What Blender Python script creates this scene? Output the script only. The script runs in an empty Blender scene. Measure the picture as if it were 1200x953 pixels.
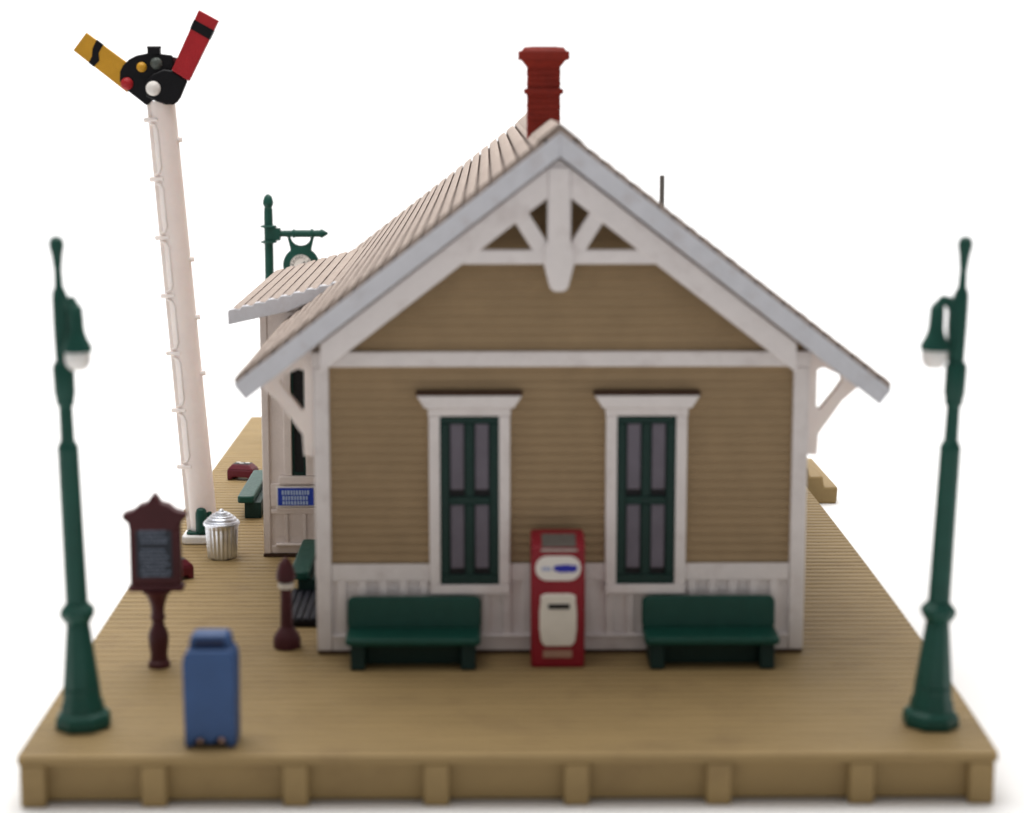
import bpy, bmesh, math, random
from mathutils import Matrix, Vector
random.seed(7)
SC = bpy.context.scene
COL = SC.collection
PI = math.pi

# ------------------------------------------------------------------ materials
def plastic(name, col, rough=0.5, var=0.10, vscale=3.0, bump=0.02, bscale=30.0, metal=0.0, spec=0.28,
            stain=None, stain_amt=0.0, stain_scale=1.2, sss=0.0, brush=None, edge=None):
    m = bpy.data.materials.new(name); m.use_nodes = True
    nt = m.node_tree; n = nt.nodes; l = nt.links
    bs = n['Principled BSDF']
    tc = n.new('ShaderNodeTexCoord')
    src = tc.outputs['Object']
    if brush:
        mp = n.new('ShaderNodeMapping'); mp.inputs['Scale'].default_value = brush
        l.new(src, mp.inputs['Vector']); vsrc = mp.outputs['Vector']
    else:
        vsrc = src
    nz = n.new('ShaderNodeTexNoise'); nz.inputs['Scale'].default_value = vscale
    nz.inputs['Detail'].default_value = 6; nz.inputs['Roughness'].default_value = 0.65
    l.new(vsrc, nz.inputs['Vector'])
    rp = n.new('ShaderNodeValToRGB')
    lo = [max(0, c * (1 - var)) for c in col]; hi = [min(1, c * (1 + var)) for c in col]
    rp.color_ramp.elements[0].position = 0.3; rp.color_ramp.elements[1].position = 0.7
    rp.color_ramp.elements[0].color = (*lo, 1); rp.color_ramp.elements[1].color = (*hi, 1)
    l.new(nz.outputs['Fac'], rp.inputs['Fac'])
    out = rp.outputs['Color']
    if stain:
        n2 = n.new('ShaderNodeTexNoise'); n2.inputs['Scale'].default_value = stain_scale
        n2.inputs['Detail'].default_value = 8; n2.inputs['Roughness'].default_value = 0.7
        l.new(src, n2.inputs['Vector'])
        r2 = n.new('ShaderNodeValToRGB')
        r2.color_ramp.elements[0].position = 0.52; r2.color_ramp.elements[1].position = 0.78
        r2.color_ramp.elements[0].color = (0, 0, 0, 1)
        r2.color_ramp.elements[1].color = (stain_amt,) * 3 + (1,)
        l.new(n2.outputs['Fac'], r2.inputs['Fac'])
        mx = n.new('ShaderNodeMixRGB'); mx.inputs['Color2'].default_value = (*stain, 1)
        l.new(r2.outputs['Color'], mx.inputs['Fac']); l.new(out, mx.inputs['Color1'])
        out = mx.outputs['Color']
    l.new(out, bs.inputs['Base Color'])
    n3 = n.new('ShaderNodeTexNoise'); n3.inputs['Scale'].default_value = bscale
    n3.inputs['Detail'].default_value = 5
    l.new(src, n3.inputs['Vector'])
    bp = n.new('ShaderNodeBump'); bp.inputs['Strength'].default_value = 0.6
    bp.inputs['Distance'].default_value = bump
    l.new(n3.outputs['Fac'], bp.inputs['Height']); l.new(bp.outputs['Normal'], bs.inputs['Normal'])
    mr = n.new('ShaderNodeMapRange')
    mr.inputs['To Min'].default_value = max(0.05, rough - 0.1); mr.inputs['To Max'].default_value = min(1, rough + 0.12)
    l.new(n3.outputs['Fac'], mr.inputs['Value']); l.new(mr.outputs['Result'], bs.inputs['Roughness'])
    bs.inputs['Metallic'].default_value = metal
    bs.inputs['Specular IOR Level'].default_value = spec
    if sss:
        bs.inputs['Subsurface Weight'].default_value = sss
        bs.inputs['Subsurface Radius'].default_value = (0.12, 0.09, 0.07)
        bs.inputs['Subsurface Scale'].default_value = 1.0
    return m

M = {}
M['deck'] = plastic('tan_deck_plastic', (.298, .206, .088), .62, .07, 1.2, .012, 45, stain=(.13, .075, .035), stain_amt=.4,
                    stain_scale=1.3, brush=(.5, 2.2, 1), spec=.3)
M['siding'] = plastic('tan_siding_paint', (.36, .256, .145), .6, .07, 2.0, .008, 40, spec=.3)
M['trim'] = plastic('white_trim_paint', (.82, .775, .77), .55, .04, 3.0, .012, 25, stain=(.36, .27, .25), stain_amt=.35, stain_scale=2.2, spec=.35)
M['trim_bay'] = plastic('cream_white_bay_plastic', (.85, .77, .735), .55, .04, 3.0, .012, 25, stain=(.36, .27, .25), stain_amt=.3, stain_scale=2.2, spec=.35)
M['barge'] = plastic('pale_grey_bargeboard_paint', (.64, .65, .70), .55, .06, 4.0, .015, 22, stain=(.42, .33, .30), stain_amt=.45, stain_scale=3, spec=.35)
M['roof'] = plastic('pinkish_roof_shingles', (.36, .292, .252), .75, .14, 7.0, .03, 35, stain=(.27, .19, .15), stain_amt=.5, stain_scale=2.5, spec=.25)
M['roof_grime_shade'] = plastic('brown_grime_and_shade_in_shingle_joints', (.135, .095, .078), .85, .2, 9)  # joint wash, coloured dark to carry the shadow lines between courses too
M['deck_grime'] = plastic('brown_grime_between_boards', (.10, .058, .024), .85, .25, 6)
M['green'] = plastic('dark_green_paint', (.006, .062, .045), .42, .12, 3.0, .012, 18)
M['green2'] = plastic('dark_green_sash_paint', (.004, .031, .025), .45, .12, 3.0, .01, 18)
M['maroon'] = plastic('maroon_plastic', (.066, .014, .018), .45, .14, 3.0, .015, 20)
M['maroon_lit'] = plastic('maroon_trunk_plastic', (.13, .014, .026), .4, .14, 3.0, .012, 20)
M['red'] = plastic('red_machine_paint', (.27, .010, .022), .42, .08, 3.0, .01, 20)
M['chimney'] = plastic('brick_red_paint', (.27, .022, .011), .55, .14, 5.0, .02, 18, stain=(.10, .01, .008), stain_amt=.5, stain_scale=4)
M['soot'] = plastic('sooty_black', (.02, .018, .017), .9, .1)
M['blue'] = plastic('blue_mailbox_paint', (.029, .072, .185), .45, .10, 3.0, .012, 18)
M['blue_dark'] = plastic('deep_blue_recess_paint', (.008, .018, .06), .5, .10)
M['sign_blue'] = plastic('blue_sign_face', (.02, .06, .48), .4, .06)
M['sign_ink'] = plastic('pale_blue_sign_lettering', (.42, .55, .80), .5, .05)
M['logo_blue'] = plastic('blue_logo_ink', (.03, .035, .42), .5, .05)
M['logo_pale'] = plastic('pale_blue_logo_ink', (.35, .42, .66), .5, .05)
M['ivory'] = plastic('ivory_panel_paint', (.80, .76, .68), .5, .05)
M['tan_label'] = plastic('tan_label', (.45, .27, .2), .6, .08)
M['black'] = plastic('black_plastic', (.006, .006, .008), .4, .1, 3, .01, 18, spec=.2)
M['navy_slats'] = plastic('blue_black_slats', (.016, .017, .026), .5, .12)
M['post'] = plastic('cream_signal_plastic', (.92, .83, .79), .48, .04, 2.0, .012, 14, spec=.45, sss=.25)
M['post_base'] = plastic('white_base_plastic', (.86, .85, .83), .45, .03)
M['yellow'] = plastic('amber_signal_paint', (.62, .32, .025), .45, .08)
M['signal_red'] = plastic('red_signal_paint', (.42, .017, .024), .42, .08)
M['grey_lens'] = plastic('grey_green_lens', (.085, .10, .09), .25, .1)
M['white_gloss'] = plastic('white_gloss_plastic', (.85, .82, .78), .3, .03)
M['globe'] = plastic('frosted_lamp_globe', (.82, .80, .78), .35, .03, sss=.3)
M['steel'] = plastic('galvanised_steel', (.74, .77, .83), .33, .12, 5, .008, 30, metal=1.0)
M['dull_steel'] = plastic('dull_grey_metal', (.42, .40, .37), .42, .12, 5, .01, 30, metal=.8)
M['dark_metal'] = plastic('dark_weathered_metal', (.13, .115, .10), .5, .2, 5)
M['pedestal'] = plastic('shaded_green_paint', (.005, .026, .021), .5, .1)  # bench green darkened, the shade below the seats put into the colour
M['pipe'] = plastic('grey_pipe_paint', (.17, .165, .155), .5, .1)
M['board'] = plastic('blue_black_notice_panel', (.035, .042, .058), .6, .15, 6)
M['chalk'] = plastic('faded_grey_lettering', (.18, .215, .29), .8, .25, 20)
M['curtain'] = plastic('lilac_grey_blind', (.155, .14, .175), .5, .14, 2.0, .01, 12)
M['window_dark'] = plastic('dark_interior', (.012, .012, .014), .6, .1)
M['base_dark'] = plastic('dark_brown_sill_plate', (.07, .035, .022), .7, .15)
M['soffit'] = plastic('soffit_paint', (.42, .36, .34), .7, .08)
M['white_sheet'] = plastic('white_photo_sweep', (.93, .93, .93), .9, .005, 1.0, .0, 5, spec=.1)

gm = bpy.data.materials.new('window_glass'); gm.use_nodes = True
b = gm.node_tree.nodes['Principled BSDF']
b.inputs['Base Color'].default_value = (.95, .97, 1, 1); b.inputs['Roughness'].default_value = .08
b.inputs['Transmission Weight'].default_value = 1.0; b.inputs['IOR'].default_value = 1.2
M['glass'] = gm

# ------------------------------------------------------------------ mesh builder
class MB:
    def __init__(s, T=None):
        s.v = []; s.f = []; s.dark = set(); s.T = T or Matrix.Identity(4)
    def add(s, verts, faces):
        o = len(s.v)
        s.v += [s.T @ Vector(p) for p in verts]
        s.f += [[i + o for i in f] for f in faces]
        return s
    def box(s, x0, x1, y0, y1, z0, z1):
        return s.add([(x0, y0, z0), (x1, y0, z0), (x1, y1, z0), (x0, y1, z0), (x0, y0, z1), (x1, y0, z1), (x1, y1, z1), (x0, y1, z1)],
                     [(3, 2, 1, 0), (4, 5, 6, 7), (0, 1, 5, 4), (1, 2, 6, 5), (2, 3, 7, 6), (3, 0, 4, 7)])
    def frustum(s, a, b, z0, z1):       # a,b = (x0,x1,y0,y1)
        return s.add([(a[0], a[2], z0), (a[1], a[2], z0), (a[1], a[3], z0), (a[0], a[3], z0),
                      (b[0], b[2], z1), (b[1], b[2], z1), (b[1], b[3], z1), (b[0], b[3], z1)],
                     [(3, 2, 1, 0), (4, 5, 6, 7), (0, 1, 5, 4), (1, 2, 6, 5), (2, 3, 7, 6), (3, 0, 4, 7)])
    def prism(s, pts, a0, a1, axis='y'):  # polygon in the two other axes, extruded along axis
        def P(p, t):
            if axis == 'y': return (p[0], t, p[1])
            if axis == 'x': return (t, p[0], p[1])
            return (p[0], p[1], t)
        n = len(pts)
        return s.add([P(p, a0) for p in pts] + [P(p, a1) for p in pts],
                     [tuple(range(n)), tuple(range(2 * n - 1, n - 1, -1))] +
                     [(i, i + n, (i + 1) % n + n, (i + 1) % n) for i in range(n)])
    def strip(s, pts, ts, axis, jit=0.0, joint=()):   # closed profile extruded through several stations with jitter
        n = len(pts); vs = []; fs = []
        for t in ts:
            for p in pts:
                dj = random.uniform(-jit, jit)
                vs.append((p[0], t, p[1] + dj) if axis == 'y' else (t, p[0], p[1] + dj))
        for k in range(len(ts) - 1):
            for i in range(n):
                j = (i + 1) % n
                if i in joint: s.dark.add(len(s.f) + len(fs))
                fs.append((k * n + i, (k + 1) * n + i, (k + 1) * n + j, k * n + j))
        fs.append(tuple(range(n))); fs.append(tuple(range(len(ts) * n - 1, (len(ts) - 1) * n - 1, -1)))
        return s.add(vs, fs)
    def lathe(s, prof, cx=0, cy=0, seg=24, flute=0, fdepth=0.0, fz=None, axis='z', rot=0):
        vs = []; fs = []
        for (r, z) in prof:
            for k in range(seg):
                a = 2 * PI * k / seg + rot
                rr = r
                if flute and (fz is None or fz[0] <= z <= fz[1]): rr = r * (1 - fdepth * (k % 2))
                x, y = rr * math.cos(a), rr * math.sin(a)
                vs.append((cx + x, cy + y, z) if axis == 'z' else ((cx + x, z, cy + y) if axis == 'y' else (z, cx + x, cy + y)))
        for i in range(len(prof) - 1):
            for k in range(seg):
                q = (k + 1) % seg
                fs.append((i * seg + k, i * seg + q, (i + 1) * seg + q, (i + 1) * seg + k))
        fs.append(tuple(range(seg - 1, -1, -1))); fs.append(tuple(range((len(prof) - 1) * seg, len(prof) * seg)))
        return s.add(vs, fs)
    def ball(s, c, r, seg=16, sq=(1, 1, 1)):
        prof = []
        vs = []; fs = []; R = seg // 2
        for i in range(1, R):
            t = PI * i / R
            for k in range(seg):
                a = 2 * PI * k / seg
                vs.append((c[0] + r * sq[0] * math.sin(t) * math.cos(a), c[1] + r * sq[1] * math.sin(t) * math.sin(a), c[2] + r * sq[2] * math.cos(t)))
        top = len(vs); vs.append((c[0], c[1], c[2] + r * sq[2])); bot = len(vs); vs.append((c[0], c[1], c[2] - r * sq[2]))
        for i in range(R - 2):
            for k in range(seg):
                q = (k + 1) % seg
                fs.append((i * seg + k, (i + 1) * seg + k, (i + 1) * seg + q, i * seg + q))
        for k in range(seg):
            q = (k + 1) % seg
            fs.append((top, k, q)); fs.append((bot, (R - 2) * seg + q, (R - 2) * seg + k))
        return s.add(vs, fs)
    def tube(s, pts, r, seg=10):
        pts = [Vector(p) for p in pts]; n = len(pts)
        rs = r if isinstance(r, (list, tuple)) else [r] * n
        vs = []; fs = []
        up = Vector((0.03, 1, 0.02))
        for i, p in enumerate(pts):
            d = (pts[min(i + 1, n - 1)] - pts[max(i - 1, 0)]).normalized()
            a = d.cross(up).normalized(); c = d.cross(a).normalized()
            for k in range(seg):
                t = 2 * PI * k / seg
                vs.append(tuple(p + a * rs[i] * math.cos(t) + c * rs[i] * math.sin(t)))
        for i in range(n - 1):
            for k in range(seg):
                q = (k + 1) % seg
                fs.append((i * seg + k, i * seg + q, (i + 1) * seg + q, (i + 1) * seg + k))
        fs.append(tuple(range(seg - 1, -1, -1))); fs.append(tuple(range((n - 1) * seg, n * seg)))
        return s.add(vs, fs)
    def beam(s, p, q, w, y0, y1):        # straight bar in the xz plane between p and q, width w
        d = Vector((q[0] - p[0], q[1] - p[1])).normalized(); nx, nz = -d.y * w / 2, d.x * w / 2
        return s.prism([(p[0] - nx, p[1] - nz), (q[0] - nx, q[1] - nz), (q[0] + nx, q[1] + nz), (p[0] + nx, p[1] + nz)], y0, y1)
    def build(s, name, mat, parent=None, bevel=0.0, bseg=2, smooth=32):
        me = bpy.data.meshes.new(name)
        bm = bmesh.new()
        vs = [bm.verts.new(p) for p in s.v]
        for fi, f in enumerate(s.f):
            try:
                nf = bm.faces.new([vs[i] for i in f])
                if fi in s.dark: nf.material_index = 1
            except ValueError: pass
        bmesh.ops.recalc_face_normals(bm, faces=bm.faces)
        for f in bm.faces: f.smooth = True
        lim = math.radians(smooth)
        for e in bm.edges:
            if len(e.link_faces) != 2 or e.calc_face_angle(0) > lim: e.smooth = False
        bm.to_mesh(me); bm.free()
        me.materials.append(mat if not isinstance(mat, str) else M[mat])
        if s.dark: me.materials.append(M['deck_grime' if name == 'deck' else 'roof_grime_shade'])
        o = bpy.data.objects.new(name, me); COL.objects.link(o)
        if parent is not None: o.parent = parent
        if bevel:
            md = o.modifiers.new('bevel', 'BEVEL'); md.width = bevel; md.segments = bseg
            md.limit_method = 'ANGLE'; md.angle_limit = math.radians(40)
        return o

def tag(o, label=None, cat=None, group=None, kind=None):
    if label: o['label'] = label
    if cat: o['category'] = cat
    if group: o['group'] = group
    if kind: o['kind'] = kind
    return o
def empty(name, loc, rz=0.0, label=None, cat=None, group=None):
    o = bpy.data.objects.new(name, None); COL.objects.link(o)
    o.location = loc; o.rotation_euler = (0, 0, rz); o.empty_display_size = .2
    return tag(o, label, cat, group)
def copy_tree(o, parent=None):
    c = o.copy(); COL.objects.link(c)
    if parent is not None: c.parent = parent
    for ch in [x for x in bpy.data.objects if x.parent == o]:
        copy_tree(ch, c)
    return c
def ring_poly(cx, cz, rx, rz, n=28):
    return [(cx + rx * math.cos(2 * PI * i / n), cz + rz * math.sin(2 * PI * i / n)) for i in range(n)]
def round_rect(x0, x1, z0, z1, r, n=5):
    out = []
    for (cx, cz, a0) in ((x1 - r, z1 - r, 0), (x0 + r, z1 - r, 90), (x0 + r, z0 + r, 180), (x1 - r, z0 + r, 270)):
        for i in range(n + 1):
            a = math.radians(a0 + 90 * i / n); out.append((cx + r * math.cos(a), cz + r * math.sin(a)))
    return out
def text_part(name, body, size, mat, parent, loc, rot=(PI / 2, 0, 0), depth=.006):
    cu = bpy.data.curves.new(name, 'FONT'); cu.body = body; cu.size = size; cu.extrude = depth
    cu.align_x = 'CENTER'; cu.align_y = 'CENTER'
    tmp = bpy.data.objects.new(name + '_tmp', cu); COL.objects.link(tmp)
    dg = bpy.context.evaluated_depsgraph_get(); dg.update()
    me = bpy.data.meshes.new_from_object(tmp.evaluated_get(dg))
    bpy.data.objects.remove(tmp)
    me.transform(Matrix.Translation(loc) @ Matrix.Rotation(rot[2], 4, 'Z') @ Matrix.Rotation(rot[1], 4, 'Y') @ Matrix.Rotation(rot[0], 4, 'X'))
    me.materials.clear(); me.materials.append(M[mat])
    o = bpy.data.objects.new(name, me); COL.objects.link(o); o.parent = parent
    return o

FLOOR = -.645
# ------------------------------------------------------------------ setting: white sweep
g = MB()
prof = [(-60, FLOOR), (70, FLOOR)]
for i in range(1, 13):
    a = PI / 2 * i / 12
    prof.append((70 + 30 * math.sin(a), FLOOR + 30 * (1 - math.cos(a))))
prof.append((100, 80))
vs = []; fs = []
for (y, z) in prof: vs += [(-110, y, z), (110, y, z)]
for i in range(len(prof) - 1): fs.append((2 * i, 2 * i + 1, 2 * i + 3, 2 * i + 2))
g.add(vs, fs)
go = g.build('ground', 'white_sheet', smooth=60)
tag(go, 'seamless white sheet the model stands on, curving up behind it', kind='structure')

# ------------------------------------------------------------------ platform
plat = empty('station_platform', (0, 0, FLOOR), label='tan planked model railway platform with chunky posts along its front edge', cat='platform')
TP = Matrix.Translation((0, 0, -FLOOR))
W = 5.75; LEN = 24.1
m = MB(TP)
pitch = .241; prof = []
def edge_l(y): return -W - .11 * min(1, max(0, y) / 8)
def edge_r(y): return W + .27 * (1 - math.exp(-max(0, y) / 6))
y = 0.0
nb = int(LEN / pitch)
top = []
for i in range(nb):
    a = i * pitch; bq = a + pitch if i < nb - 1 else LEN
    top += [(a + .019, -.010), (a + .038, 0), (bq - .038, 0), (bq - .019, -.010)]
    if i < nb - 1: top += [(bq - .017, -.085), (bq + .017, -.085)]
prof = [(0.0, -.11), (0.0, -.02)] + top + [(LEN, -.02), (LEN, -.11)]
# stations along x with a little waviness so the boards look cast, not ruled
n = len(prof); xs = [-W + 2 * W * k / 24 for k in range(25)]
vs = []; fs = []
jit = [random.uniform(-.006, .006) for _ in range(nb + 2)]
for k, x in enumerate(xs):
    for (yy, zz) in prof:
        vs.append((edge_l(yy) + (edge_r(yy) - edge_l(yy)) * (x + W) / (2 * W), yy, zz + (random.uniform(-.0015, .0015) if zz > -.05 and 0 < yy < LEN else 0)))
for k in range(len(xs) - 1):
    for i in range(n - 1):
        if prof[i][1] < -.05 and 0 < prof[i][0] < LEN: m.dark.add(len(fs))
        elif prof[i + 1][1] < -.05 and 0 < prof[i + 1][0] < LEN: m.dark.add(len(fs))
        fs.append((k * n + i, (k + 1) * n + i, (k + 1) * n + i + 1, k * n + i + 1))
m.add(vs, fs)
# underside and end caps
m.add([(-W, 0, -.11), (W, 0, -.11), (edge_r(LEN), LEN, -.11), (edge_l(LEN), LEN, -.11)], [(0, 3, 2, 1)])
for ef in (edge_l, edge_r):
    for i in range(nb):
        a = i * pitch; bq = a + pitch if i < nb - 1 else LEN
        x = ef(a + pitch / 2)
        m.add([(ef(q), q, z_) for q, z_ in ((a + .015, -.11), (bq - .015, -.11), (bq - .015, -.010), (bq - .036, 0), (a + .036, 0), (a + .015, -.010))], [(0, 1, 2, 3, 4, 5)])
m.build('deck', 'deck', plat)
m = MB(TP); m.box(-W + .15, W - .15, .155, LEN - .15, -.60, -.112)
m.build('skirt', 'deck', plat, bevel=.01)
post_x = [-5.585, -4.17, -2.51, -.855, .795, 2.475, 4.16, 5.575]
for i, px in enumerate(post_x):
    w = .15
    m = MB(TP); m.box(px - w, px + w, -.0 + .006, .20, FLOOR + .003, -.113)
    m.build('post', 'deck', plat, bevel=.03)
for sx in (-1, 1):
    for k in range(1, 14):
        yy = .9 + k * 1.68
        xe_ = edge_r(yy) if sx > 0 else edge_l(yy)
        m = MB(TP)
        m.box(min(xe_ - sx * .012, xe_ - sx * .40), max(xe_ - sx * .012, xe_ - sx * .40), yy - .14, yy + .14, FLOOR + .003, -.113)
        m.build('post', 'deck', plat, bevel=.03)

# steps at the right hand edge
st = empty('stairs', (W, 17.0, FLOOR), label='small flight of tan steps against the platform edge behind the station', cat='stairs')
m = MB(Matrix.Translation((-W, -17.0, -FLOOR)))
m.prism([(6.06, FLOOR + .003), (6.86, FLOOR + .003), (6.88, -.30), (6.60, -.31), (6.57, -.08), (6.30, -.09), (6.27, .10), (6.06, .10)], 17.0, 20.2)
m.build('treads', 'deck', st, bevel=.035)

# ------------------------------------------------------------------ station building
BX0, BX1, BY0, BY1 = -2.55, 4.06, 4.2, 19.3
CX = .70
L0 = Vector((.75, 4.2, 0))
bld = empty('station_building', L0, label='tan clapboard model station with white trim and shingled gable roof', cat='building')
TB = Matrix.Translation(-L0)
RIDGE_Z = 7.28; SL = .768; EX0, EX1 = -3.58, 5.09; RY0, RY1 = 3.5, 20.0
def roof_z(x): return RIDGE_Z - SL * abs(x - CX)
WALLTOP = 4.2
# --- walls with clapboards
m = MB(TB)
und = .48
pts = [(BX0 + .03, .01), (BX1 - .03, .01), (BX1 - .03, roof_z(BX1) - .30), (CX, RIDGE_Z - .30), (BX0 + .03, roof_z(BX0) - .30)]
m.prism(pts, BY0 + .03, BY1 - .03)
ch = .125
z = 1.05
while z < RIDGE_Z - und - .05:
    z1 = z + ch
    if z1 <= WALLTOP: xa, xb = BX0 + .02, BX1 - .02
    else:
        half = (RIDGE_Z - und - z1) / SL
        xa, xb = max(BX0 + .02, CX - half), min(BX1 - .02, CX + half)
    if xb - xa > .1:
        for (yy, s_) in ((BY0 + .03, -1), (BY1 - .03, 1)):
            m.add([(xa, yy, z), (xb, yy, z), (xb, yy + s_ * .036, z + .008), (xa, yy + s_ * .036, z + .008), (xa, yy, z1), (xb, yy, z1), (xb, yy + s_ * .008, z1), (xa, yy + s_ * .008, z1)],
                  [(0, 1, 2, 3), (4, 5, 6, 7), (3, 2, 6, 7), (0, 3, 7, 4), (1, 2, 6, 5), (0, 1, 5, 4)])
        if z1 < WALLTOP - .2:
            for (xx, s_) in ((BX0 + .03, -1), (BX1 - .03, 1)):
                ya, yb = BY0 + .02, BY1 - .02
                m.add([(xx, ya, z), (xx, yb, z), (xx + s_ * .036, yb, z + .008), (xx + s_ * .036, ya, z + .008), (xx, ya, z1), (xx, yb, z1), (xx + s_ * .012, yb, z1), (xx + s_ * .012, ya, z1)],
                      [(0, 1, 2, 3), (4, 5, 6, 7), (3, 2, 6, 7), (0, 3, 7, 4), (1, 2, 6, 5), (0, 1, 5, 4)])
    z = z1
m.build('wall', 'siding', bld)
# --- dark sill plate
m = MB(TB); m.box(BX0 - .035, BX1 + .035, BY0 - .035, BY1 + .035, .002, .05); m.build('sill_plate', 'base_dark', bld)
# --- wainscot: recessed panels with battens, cap and skirting
m = MB(TB)
m.box(BX0 + .10, BX1 - .10, BY0 + .012, BY0 + .028, .06, 1.06)
x = BX0 + .30
while x < BX1 - .2:
    m.box(x - .055, x + .055, BY0 - .042, BY0 + .011, .23, 1.034); x += .283
m.box(BX0 + .17, BX1 - .17, BY0 - .046, BY0 - .001, 1.035, 1.27)
m.box(BX0 + .17, BX1 - .17, BY0 - .06, BY0 - .0015, .055, .235)
m.box(BX0 + .17, BX1 - .17, BY0 - .085, BY0 - .002, .237, .275)
for (xw, s_) in ((BX0, -1), (BX1, 1)):
    lo, hi = sorted((xw + s_ * .055, xw - s_ * .02))
    m.box(lo, hi, BY0 + .16, BY1 - .16, .055, 1.05)
    lo, hi = sorted((xw + s_ * .075, xw - s_ * .018))
    m.box(lo, hi, BY0 + .16, BY1 - .16, 1.052, 1.27)
m.build('wainscot', 'trim', bld, bevel=.012)
# --- corner boards
for (xa, xb) in ((BX0 - .045, BX0 + .165), (BX1 - .165, BX1 + .045)):
    for (ya, yb) in ((BY0 - .065, BY0 + .155), (BY1 - .155, BY1 + .065)):
        m = MB(TB); m.box(xa, xb, ya, yb, .052, WALLTOP - .205); m.build('corner_board', 'trim', bld, bevel=.018)
# --- belt course
for (ya, yb) in ((BY0 - .08, BY0 + .15), (BY1 - .15, BY1 + .08)):
    m = MB(TB); m.box(BX0 - .06, BX1 + .06, ya, yb, WALLTOP - .20, WALLTOP + .01); m.build('belt_course', 'trim', bld, bevel=.02)
for (xa, xb) in ((BX0 - .05, BX0 + .1), (BX1 - .1, BX1 + .05)):
    m = MB(TB); m.box(xa, xb, BY0 + .16, BY1 - .16, WALLTOP - .32, WALLTOP + .01); m.build('frieze_board', 'trim', bld, bevel=.012)

# --- windows (built looking to -y with x centred; T places them)
def window(T, w=.80, z0=1.0, z1=3.33, sash='green2'):
    h = w / 2; c = .15
    m = MB(T)
    m.box(-h - c, -h, -.06, .08, z0 - .005, z1 + .005)
    m.box(h, h + c, -.06, .08, z0 - .005, z1 + .005)
    m.box(-h - c, h + c, -.068, .08, z0 - .135, z0 - .006)
    m.box(-h - c - .01, h + c + .01, -.066, .08, z1 + .006, z1 + .115)
    m.prism([(-h - c - .05, z1 + .116), (h + c + .05, z1 + .116), (h + c + .16, z1 + .29), (-h - c - .16, z1 + .29)], -.11, .12)
    cas = m.build('window', 'trim', bld, bevel=.014)
    m = MB(T); m.box(-h - c - .17, h + c + .17, -.105, .10, z1 + .292, z1 + .335); m.build('head_shade_strip', 'base_dark', cas, bevel=.01)  # brown strip standing in for the shade above the window head
    m = MB(T)
    zm = (z0 + z1) / 2; st = .125
    m.box(-h, h, -.035, .03, z0, z0 + .13); m.box(-h, h, -.035, .03, z1 - .10, z1)
    m.box(-h, -h + st, -.034, .03, z0 + .131, z1 - .101); m.box(h - st, h, -.034, .03, z0 + .131, z1 - .101)
    m.box(-.062, .062, -.032, .03, z0 + .131, zm - .056); m.box(-.062, .062, -.032, .03, zm + .056, z1 - .101)
    m.box(-h + st + .001, h - st - .001, -.036, .03, zm - .055, zm + .055)
    m.build('sash', sash, cas, bevel=.012)
    m = MB(T); m.box(-h + .01, h - .01, .014, .03, z0 + .01, z1 - .01); m.build('reveal', 'window_dark', cas)
    m = MB(T)
    for (xa, xb) in ((-h + st + .015, -.075), (.075, h - st - .015)):
        for (za, zb) in ((z0 + .22, zm - .062), (zm + .15, z1 - .107)):
            m.box(xa, xb, -.006, .012, za, zb)
    m.build('blind', 'curtain', cas, bevel=.015)
    return cas
for xc in (-.49, 1.91):
    window(TB @ Matrix.Translation((xc, BY0 - .065, 0)))
for yc in (6.6,):
    window(TB @ Matrix.Translation((BX0 - .09, yc, 0)) @ Matrix.Rotation(-PI / 2, 4, 'Z'))
for yc in (6.6, 10.4, 14.2, 17.6):
    window(TB @ Matrix.Translation((BX1 + .09, yc, 0)) @ Matrix.Rotation(PI / 2, 4, 'Z'))

# --- roof: lapped courses running along the ridge
def course_profile(xr, xe, zfun, ncourse, lip=.022, g=.028, dep=.07):
    # one lapped course after another, an open joint darkened by grime and painted shade between them; returns points and the joint's segment numbers
    pts = []; joint = []
    for i in range(ncourse):
        xa = xr + (xe - xr) * i / ncourse; xb = xr + (xe - xr) * (i + 1) / ncourse
        d = xb - xa; sg = 1 if d > 0 else -1; za, zb = zfun(xa), zfun(xb)
        zz = lambda t: za + (zb - za) * t
        if i:
            joint += [len(pts) - 1, len(pts), len(pts) + 1]
            pts += [(xa - sg * .002, za - dep), (xa + sg * g, zfun(xa + sg * g) - dep)]
        pts += [(xa + sg * g, zfun(xa + sg * g) + lip * .25), (xa + sg * (g + .03), zfun(xa + sg * (g + .03)) + lip * .8), (xa + d * .5, zz(.5) + lip), (xa + d * .85, zz(.85) + lip * .7), (xa + d * .97, zz(.97) + lip * .1)]
    return pts, joint
thick = .40
ys = [RY0 + (RY1 - RY0) * k / 40 for k in range(41)]
m = MB(TB)
left, lj = course_profile(CX, EX0, lambda x: roof_z(x) - .06, 24)
right, rj = course_profile(CX, EX1, lambda x: roof_z(x) - .06, 24)
prof = [(CX, RIDGE_Z - .02)] + left[1:] + [(EX0 + .02, roof_z(EX0) - .14), (CX, RIDGE_Z - .22)] 
m.strip(prof, ys, 'y', jit=.004, joint=set(lj))
prof = [(CX, RIDGE_Z - .02)] + right[1:] + [(EX1 - .02, roof_z(EX1) - .14), (CX, RIDGE_Z - .22)]
m.strip(prof, ys, 'y', jit=.004, joint=set(rj))
m.strip([(CX - .30, roof_z(CX - .30) - .06), (CX - .29, roof_z(CX - .29) - .025), (CX - .05, roof_z(CX - .05) - .01), (CX, RIDGE_Z - .025), (CX + .05, roof_z(CX + .05) - .01), (CX + .29, roof_z(CX + .29) - .025), (CX + .30, roof_z(CX + .30) - .06), (CX, RIDGE_Z - .05)], ys, 'y', jit=.006)
roof = m.build('roof', 'roof', bld, smooth=50)
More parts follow.
